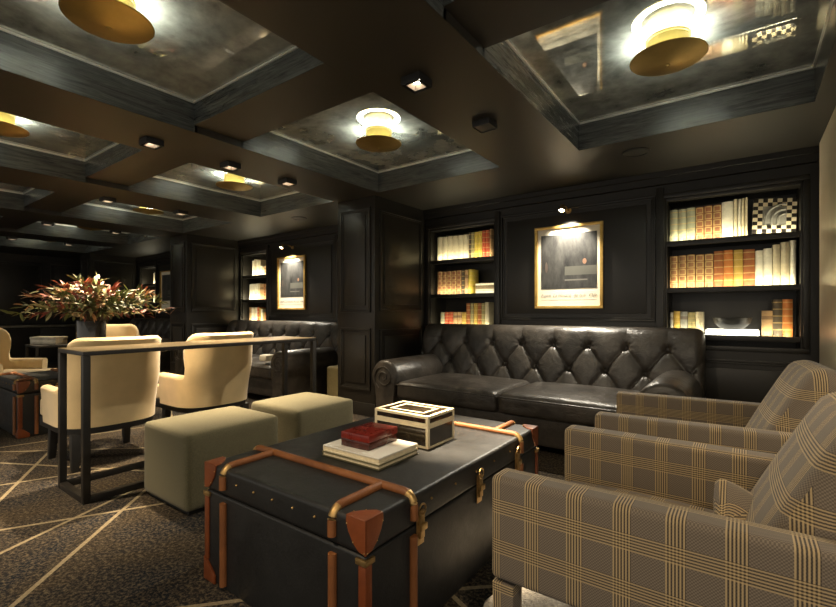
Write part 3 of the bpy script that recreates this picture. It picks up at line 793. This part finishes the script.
# ------------------------------------------------------------------ table, vase and flowers
t = thing('side_table', 'round black table under the flower vase', 'table', (-5.38, 2.0, 0))
bm = nb(); lathe(bm, [(0, .69), (.43, .69), (.44, .70), (.44, .715), (.43, .72), (0, .72)], n=56); obj('table_top', bm, M['blackmetal'], t, sharp=30)
bm = nb(); lathe(bm, [(0, .03), (.035, .03), (.03, .35), (.04, .69), (0, .69)], n=24); obj('pedestal', bm, M['blackmetal'], t)
bm = nb(); lathe(bm, [(0, 0), (.24, 0), (.24, .012), (.05, .035), (0, .035)], n=40); obj('base', bm, M['blackmetal'], t, sharp=30)
VX, VY = -5.36, 1.72
bm = nb(); lathe(bm, [(0, .722), (.115, .722), (.12, .73), (.128, 1.03), (.126, 1.035), (.118, 1.03), (.11, .74), (0, .735)], n=40)
tag(obj('vase', bm, M['vase'], None, sharp=30), 'dark cylindrical vase holding the big flower arrangement', 'vase')
bpy.data.objects['vase'].location = (VX, VY, 0)
fl = thing('flower_arrangement', 'wide arrangement of leafy stems and red and cream flowers in the dark vase', 'flowers', (VX + .03, VY + .03, 1.04))
rnd = random.Random(3)
def leaf(bm, p, d, L, w, curl):
    d = d.normalized(); side = d.cross(Vector((rnd.uniform(-.6, .6), rnd.uniform(-.6, .6), 1))).normalized(); up = side.cross(d)
    prev = None; n = 5
    for i in range(n + 1):
        s = i / n; c = p + d * L * s - up * curl * L * s * s; ww = w * math.sin(PI * min(1, .06 + s * .94)) ** .8
        a = bm.verts.new(c - side * ww + up * ww * .3); m = bm.verts.new(c); b = bm.verts.new(c + side * ww + up * ww * .3)
        if prev: bm.faces.new((prev[0], prev[1], m, a)); bm.faces.new((prev[1], prev[2], b, m))
        prev = (a, m, b)
tipsl = []
def kindleaf(nm, c, cnt_stems, per, L, w):
    bm = nb()
    for k in range(cnt_stems):
        a = rnd.uniform(0, 2 * PI); el = R(rnd.choice((rnd.uniform(2, 34), rnd.uniform(15, 75)))); ln = rnd.uniform(.42, .74) * (1 - .45 * math.sin(el))
        d = Vector((math.cos(a) * math.cos(el), math.sin(a) * math.cos(el), math.sin(el)))
        for j in range(per):
            s = rnd.uniform(.22, 1.0); p = d * ln * s + Vector((0, 0, .10 * math.sin(PI * s * .8) - .05 * s)); 
            dd = d + Vector((rnd.gauss(0, .55), rnd.gauss(0, .55), rnd.gauss(0, .45)))
            leaf(bm, p, dd, L * rnd.uniform(.7, 1.25), w * rnd.uniform(.7, 1.2), rnd.uniform(-.1, .5))
        tipsl.append((d, ln))
    return obj(nm, bm, simple(nm + ' leaf', c, .55, noise=(8, .3)), fl)
kindleaf('foliage', (.13, .145, .045), 58, 12, .110, .0145)
kindleaf('pale_foliage', (.45, .42, .22), 34, 10, .10, .0145)
kindleaf('red_foliage', (.26, .06, .035), 44, 10, .095, .0135)
kindleaf('russet_foliage', (.48, .26, .13), 28, 9, .09, .0135)
bm = nb()
for d, ln in tipsl[::3]:
    tube(bm, [Vector((0, 0, -.12)) + d * .02, d * ln * .35 + Vector((0, 0, .06)), d * ln * .7 + Vector((0, 0, .05)), d * ln * .95], [.005, .004, .003, .002], 5)
obj('stems', bm, simple('brown stem', (.09, .06, .03), .7), fl)
cm = simple('cream petal', (.80, .70, .48), .6); rm = simple('pink petal', (.62, .26, .18), .6)
def blossom(p, r, mat):
    bm = nb()
    for ring, (n, tl, sc) in enumerate(((9, .25, 1), (7, .7, .75), (5, 1.2, .5))):
        for k in range(n):
            a = 2 * PI * k / n + ring * .4; leaf(bm, Vector((0, 0, .002 * ring)), Vector((math.cos(a), math.sin(a), tl)), r * sc, r * .30 * sc, -.25)
    o = obj('blossom', bm, mat, fl, loc=p); o.rotation_euler = (rnd.uniform(-.6, .6), rnd.uniform(-.3, .9), 0)
for k in range(26):
    a = rnd.uniform(0, 2 * PI); e = rnd.uniform(.1, 1.3); rr = rnd.uniform(.18, .42)
    blossom((rr * math.cos(a) * math.cos(e), rr * math.sin(a) * math.cos(e), .02 + rr * math.sin(e) * .85), rnd.uniform(.03, .055), cm if k % 3 else rm)

t = thing('side_table', 'small dark side table carrying a low box at the left', 'table', (-7.62, 1.96, 0))
bm = nb(); box(bm, -.24, .24, -.2, .2, .655, .68); obj('table_top', bm, M['blackmetal'], t, bev=.003)
for sx in (-1, 1):
    for sy in (-1, 1):
        bm = nb(); box(bm, sx * .22 - .013, sx * .22 + .013, sy * .18 - .013, sy * .18 + .013, 0, .6545); obj('leg', bm, M['blackmetal'], t)
b = thing('box', 'low pewter box on the small dark side table', 'box', (-7.62, 1.96, .681), R(36))
bm = nb(); box(bm, -.17, .17, -.1, .1, 0, .075); obj('body', bm, M['silver'], b, bev=.004)
bm = nb(); box(bm, -.175, .175, -.105, .105, .0755, .105); obj('lid', bm, M['silver'], b, bev=.004)
t = thing('sideboard', 'low dark sideboard along the far left wall', 'cabinet', (-12.32, 2.0, 0))
bm = nb(); box(bm, -.24, .24, -1.9, 1.9, .06, .80); obj('body', bm, M['panel'], t, bev=.006)
bm = nb(); box(bm, -.26, .28, -1.93, 1.93, .8005, .84); obj('top', bm, M['silver'], t, bev=.004)
for k in range(4):
    bm = nb(); box(bm, .2405, .258, -1.86 + k * .94, -.96 + k * .94, .10, .77); d_ = obj('door', bm, M['panel'], t, bev=.006)
    bm = nb(); lathe(bm, [(0, 0), (.012, .004), (.012, .016), (0, .018)], n=12, M4=Matrix.Translation((.258, -1.0 + k * .94 - .02, .5)) @ Matrix.Rotation(R(90), 4, 'Y')); obj('knob', bm, M['oldbrass'], d_)
bm = nb(); box(bm, -.24, .2, -1.88, 1.88, 0, .06); obj('plinth', bm, M['black'], t)

# ------------------------------------------------------------------ trunks
def make_trunk(label, loc, hx, hy, H, ribx, riby, rotz=0, cross=True, big=True):
    t = thing('trunk', label, 'trunk', loc, rotz)
    zl = H - .108; e = .018
    bm = nb(); box(bm, -hx, hx, -hy, hy, 0, zl - .003); obj('body', bm, M['trunk'], t, bev=.010, seg=3)
    bm = nb(); box(bm, -hx - .002, hx + .002, -hy - .002, hy + .002, zl, H); lid = obj('lid', bm, M['trunk'], t, bev=e, seg=4)
    rr = .015
    def rib(parent, pts, nm='rib'):
        bm = nb(); tube(bm, pts, rr, 12); return obj(nm, bm, M['slat'], parent)
    def bend(cx, cz, ux, uy, side):
        # elbow from the lid's top over the edge: list of points, in the plane of (ux,uy)
        return [(cx + ux * a, side + uy * a, cz) for a in ()]
    zt, zd = H + .008, zl + .028
    for s in (-1, 1):                      # ribs across the lid (along x), bent down both ends
        y = s * riby; pts = []
        ex = hx + .008; k = .045
        right = [(ex - k + k * math.sin(a), y, zt - k + k * math.cos(a)) for a in [i * PI / 16 for i in range(9)]]
        left = [(-q[0], q[1], q[2]) for q in right][::-1]
        rb = rib(lid, [(-ex, y, zd)] + left + right + [(ex, y, zd)])
        for sx in (-1, 1):
            bm = nb(); tube(bm, [(sx * q[0], q[1], q[2]) for q in right[2:8]], rr * 1.06, 12); obj('brass_bend', bm, M['oldbrass'], rb)
            rib(t, [(sx * (hx + .006), y, .02), (sx * (hx + .006), y, zl - .028)])
        for sx in (-1, 1):                 # short ribs from the end faces to the cross rib
            x = sx * ribx; ey = hy + .008
            fr = [(x, s * (ey - k + k * math.sin(a)), zt - k + k * math.cos(a)) for a in [i * PI / 16 for i in range(9)]]
            rb = rib(lid, [(x, s * riby, zt)] + fr + [(x, s * ey, zd)])
            bm = nb(); tube(bm, fr[2:8], rr * 1.06, 12); obj('brass_bend', bm, M['oldbrass'], rb)
            rib(t, [(x, s * (hy + .006), .02), (x, s * (hy + .006), zl - .028)])
    # leather corner caps: on lid (3-sided shield) and on floor corners, plus upright edge strips
    for sx in (-1, 1):
        for sy in (-1, 1):
            t0 = .005; c = .078
            def P(a, b, z): return (sx * (hx + .002 - a), sy * (hy + .002 - b), H - z)
            patches = [([(-t0, -t0, 0), (c, -t0, 0), (c * .99, c * .28, 0), (c * .72, c * .62, 0), (c * .62, c * .72, 0), (c * .28, c * .99, 0), (-t0, c, 0)], (0, 0, 1)),
                       ([(0, -t0, -t0), (0, c, -t0), (0, c * 1.02, .018), (0, c * .90, .045), (0, c * .62, .078), (0, c * .34, .097), (0, -t0, .104)], (sx, 0, 0)),
                       ([(-t0, 0, -t0), (c, 0, -t0), (c * 1.02, 0, .018), (c * .90, 0, .045), (c * .62, 0, .078), (c * .34, 0, .097), (-t0, 0, .104)], (0, sy, 0))]
            bm = nb(); rv = []
            for pts, nn in patches:
                nn = Vector(nn); A = [bm.verts.new(Vector(P(*p)) - nn * .003) for p in pts]; B_ = [bm.verts.new(Vector(P(*p)) + nn * t0) for p in pts]
                bm.faces.new(A); bm.faces.new(B_[::-1]); n = len(A)
                for k in range(n): bm.faces.new((A[k], B_[k], B_[(k + 1) % n], A[(k + 1) % n]))
                ctr = sum((v.co for v in B_), Vector()) / n
                rv += [v.co.lerp(ctr, .14).copy() for v in B_[1:]]
            cp = obj('corner_cap', bm, M['tan'], lid, bev=.0035, seg=3, sharp=60)
            for q in rv[1::2]:
                bm = nb(); bmesh.ops.create_icosphere(bm, subdivisions=1, radius=.003, matrix=Matrix.Translation(q)); obj('rivet', bm, M['oldbrass'], cp)
            # upright strip along the body edge
            bm = nb(); X, Y = sx * hx, sy * hy
            for (a, b) in ((X, Y),):
                w = .024
                pl = [(X + sx * .006, Y + sy * .006), (X - sx * w, Y + sy * .006), (X - sx * w, Y - sy * .0), (X, Y), (X, Y - sy * w), (X + sx * .006, Y - sy * w)]
                prism(bm, pl, .09, zl - .012, 'z')
            obj('edge_strip', bm, M['tan'], t, bev=.002)
            bm = nb(); w = .034
            pl = [(X + sx * .010, Y + sy * .010), (X - sx * w, Y + sy * .010), (X - sx * w, Y), (X, Y), (X, Y - sy * w), (X + sx * .010, Y - sy * w)]
            prism(bm, pl, zl - .026, zl - .008, 'z'); obj('clasp', bm, M['oldbrass'], t, bev=.002)
            bm = nb(); w = .075
            pl = [(X + sx * .009, Y + sy * .009), (X - sx * w, Y + sy * .009), (X - sx * w, Y), (X, Y), (X, Y - sy * w), (X + sx * .009, Y - sy * w)]
            vsn = len(bm.verts); prism(bm, pl, .002, .10, 'z')
            for v in bm.verts:
                if v.co.z > .05 and (abs(v.co.x) < hx - .04 or abs(v.co.y) < hy - .04): v.co.z = .035
            obj('foot_cap', bm, M['tan'], t, bev=.003)
    # latches on the +x face, rivets along the lid
    def latch(y, tall):
        bm = nb(); x = hx + .003; z = zl
        box(bm, x, x + .004, y - .022, y + .022, z - .075, z + .045)
        la = obj('latch', bm, M['oldbrass'], t, bev=.006)
        bm = nb(); box(bm, x + .0045, x + .014, y - .013, y + .013, z - .05, z + .035); box(bm, x + .0142, x + .022, y - .018, y + .018, z - .02, z + .004); obj('hasp', bm, M['oldbrass'], la, bev=.003)
        bm = nb(); tube(bm, [(x + .012, y + .020 * math.cos(a), z + .05 + .02 * math.sin(a)) for a in [i * PI / 6 for i in range(13)]], .0035, 6); obj('ring', bm, M['oldbrass'], la)
    for y, tl in ((-hy * .60, 1), (0.02, 1), (hy * .60, 1)) if big else ((0, 1),): latch(y, tl)
    for k in range(5):
        for (px, py, ax) in ((-ribx * .72 + k * ribx * .36, -hy - .004, 'y'), (hx + .004, -riby * .75 + k * riby * .37, 'x')):
            bm = nb(); bmesh.ops.create_icosphere(bm, subdivisions=2, radius=.0048, matrix=Matrix.Translation((px, py, H - .045))); obj('rivet', bm, M['oldbrass'], lid)
    return t
make_trunk('large black steamer trunk with tan ribs and leather corners used as a coffee table', (-1.378, 1.69, 0), .452, .69, .487, .315, .455)
make_trunk('small black trunk with chestnut leather corners at the left edge', (-5.58, 1.40, 0), .40, .28, .50, .30, .16, rotz=0, big=False)

# ------------------------------------------------------------------ things on the trunk
b = thing('inlaid_box', 'black tortoiseshell box with ivory edging on the large trunk', 'box', (-1.338, 1.805, .488))
hx, hy, hz = .163, .115, .150
bm = nb(); box(bm, -hx + .004, hx - .004, -hy + .004, hy - .004, .002, .105); obj('body', bm, M['tortoise'], b)
bm = nb(); w = .014
for sx in (-1, 1):
    for sy in (-1, 1):
        x0, x1 = sorted((sx * hx, sx * (hx - w))); y0, y1 = sorted((sy * hy, sy * (hy - w))); box(bm, x0, x1, y0, y1, 0, .106)
for z0, z1 in ((0, .010), (.092, .106)):
    for s in (-1, 1):
        y0, y1 = sorted((s * hy, s * (hy - w))); box(bm, -hx + w, hx - w, y0, y1, z0, z1)
        x0, x1 = sorted((s * hx, s * (hx - w))); box(bm, x0, x1, -hy + w, hy - w, z0, z1)
obj('body_edging', bm, M['ivory'], b)
bm = nb(); box(bm, -hx + .003, hx - .003, -hy + .003, hy - .003, .107, hz - .001); lid = obj('lid', bm, M['tortoise'], b)
bm = nb()
for sx in (-1, 1):
    for sy in (-1, 1):
        x0, x1 = sorted((sx * hx, sx * (hx - w))); y0, y1 = sorted((sy * hy, sy * (hy - w))); box(bm, x0, x1, y0, y1, .107, hz)
for z0, z1 in ((.107, .116), (hz - .012, hz)):
    for s in (-1, 1):
        y0, y1 = sorted((s * hy, s * (hy - w * 1.2))); box(bm, -hx + w, hx - w, y0, y1, z0, z1)
        x0, x1 = sorted((s * hx, s * (hx - w * 1.2))); box(bm, x0, x1, -hy + w, hy - w, z0, z1)
for (x0, x1, y0, y1) in ((-.105, .105, -.066, -.054), (-.105, .105, .054, .066), (-.105, -.093, -.054, .054), (.093, .105, -.054, .054)): box(bm, x0, x1, y0, y1, hz - .002, hz + .0005)
obj('lid_edging', bm, M['ivory'], lid)
def flat_book(label, loc, sx, sy, h, cover_top, cover_bot, rz=0):
    t = thing('book', label, 'book', loc, rz, 'books stacked on the large trunk')
    bm = nb(); box(bm, -sx, sx, -sy, sy, 0, .005); box(bm, -sx, -sx + .004, -sy, sy, .005, h - .005); obj('back_cover', bm, cover_bot, t, bev=.001)
    bm = nb(); box(bm, -sx, sx, -sy, sy, h - .005, h); obj('front_cover', bm, cover_top, t, bev=.001)
    bm = nb(); box(bm, -sx + .0042, sx - .005, -sy + .005, sy - .005, .0052, h - .0052); obj('page_block', bm, M['page'], t)
flat_book('olive grey book, lowest of the stack on the large trunk', (-1.338, 1.478, .488), .166, .133, .022, simple('olive cover', (.16, .14, .07), .5), simple('dark olive cover', (.10, .09, .05), .5), 0)
flat_book('white covered book in the middle of the stack under the red box', (-1.338, 1.478, .5105), .163, .130, .026, simple('white glossy cover', (.82, .78, .70), .25), simple('white back cover', (.7, .62, .45), .4), 0)
b = thing('lacquer_box', 'small red marbled box on top of the stacked books', 'box', (-1.353, 1.49, .537), R(2))
bm = nb(); box(bm, -.079, .079, -.1, .1, 0, .032); obj('body', bm, simple('dark red lacquer', (.055, .012, .007), .25, noise=(20, .5)), b, bev=.003)
bm = nb(); box(bm, -.080, .080, -.101, .101, .0325, .062); obj('lid', bm, M['redbox'], b, bev=.004)

# ------------------------------------------------------------------ rug and plaid armchairs
bm = nb(); rg = gridsurf(bm, lambda i, j: (-.70 + 1.4 * i + .012 * math.sin(j * 60), -1.0 + 1.83 * j + .012 * math.sin(i * 50), 0.013 + .005 * math.sin(i * 170) * math.sin(j * 230) if 0 < i < 1 and 0 < j < 1 else .001), 90, 120)
edge = [rg[0][j] for j in range(121)] 
tag(obj('rug', bm, M['shag'], None, sharp=80, loc=(-.10, 2.42, 0)), 'white shaggy rug under the plaid armchairs', 'rug')

def make_armchair(label, loc):
    t = thing('plaid_armchair', label, 'armchair', loc, 0, 'brown plaid armchairs facing the trunk')
    W2 = .385
    for s in (-1, 1):
        bm = nb(); y0, y1 = sorted((s * (W2 - .10), s * W2)); box(bm, -.43, .46, y0, y1, .305, .612); obj('arm', bm, M['plaid'], t, bev=.022, seg=4, uv=True, sharp=60)
    bm = nb(); box(bm, -.405, .44, -.284, .284, .27, .325); obj('seat_base', bm, M['plaid'], t, bev=.012, uv=True)
    bm = nb(); cushion(bm, (-.10, 0, .352), (.315, .278, .055), .035, .040, 0, 14); obj('seat_cushion', bm, M['plaid'], t, uv=True, sharp=60)
    bm = nb(); Mx = Matrix.Translation((.348, 0, .600)) @ Matrix.Rotation(R(27), 4, 'Y') @ Matrix.Rotation(R(90), 4, 'Y')
    cushion(bm, (0, 0, 0), (.285, .281, .085), .075, .0, .02, 14, Mx); obj('backrest', bm, M['plaid'], t, uv=True, sharp=60)
    for sx in (-.393, .42):
        for sy in (-1, 1):
            bm = nb(); taper(bm, sx, sy * (W2 - .04), 0, .295, .058, .068); obj('leg', bm, M['plaid'], t, bev=.004, uv=True)
    return t
ac = make_armchair('brown plaid armchair nearest the camera with a small pillow', (-.185, 1.595, .021))
dup(ac, (-.178, 2.632, .021), R(4), 'brown plaid armchair behind the nearest one, closer to the leather sofa')
bm = nb(); Mx = Matrix.Translation((.0, 1.66, .505)) @ Matrix.Rotation(R(-30), 4, 'Z') @ Matrix.Rotation(R(48), 4, 'Y') @ Matrix.Rotation(R(45), 4, 'Z')
cushion(bm, (0, 0, 0), (.088, .088, .036), .02, .02, .02, 12, Mx, .55); tag(obj('cushion', bm, M['plaid'], None, uv=True, sharp=70), 'small plaid pillow on the nearest armchair', 'pillow')
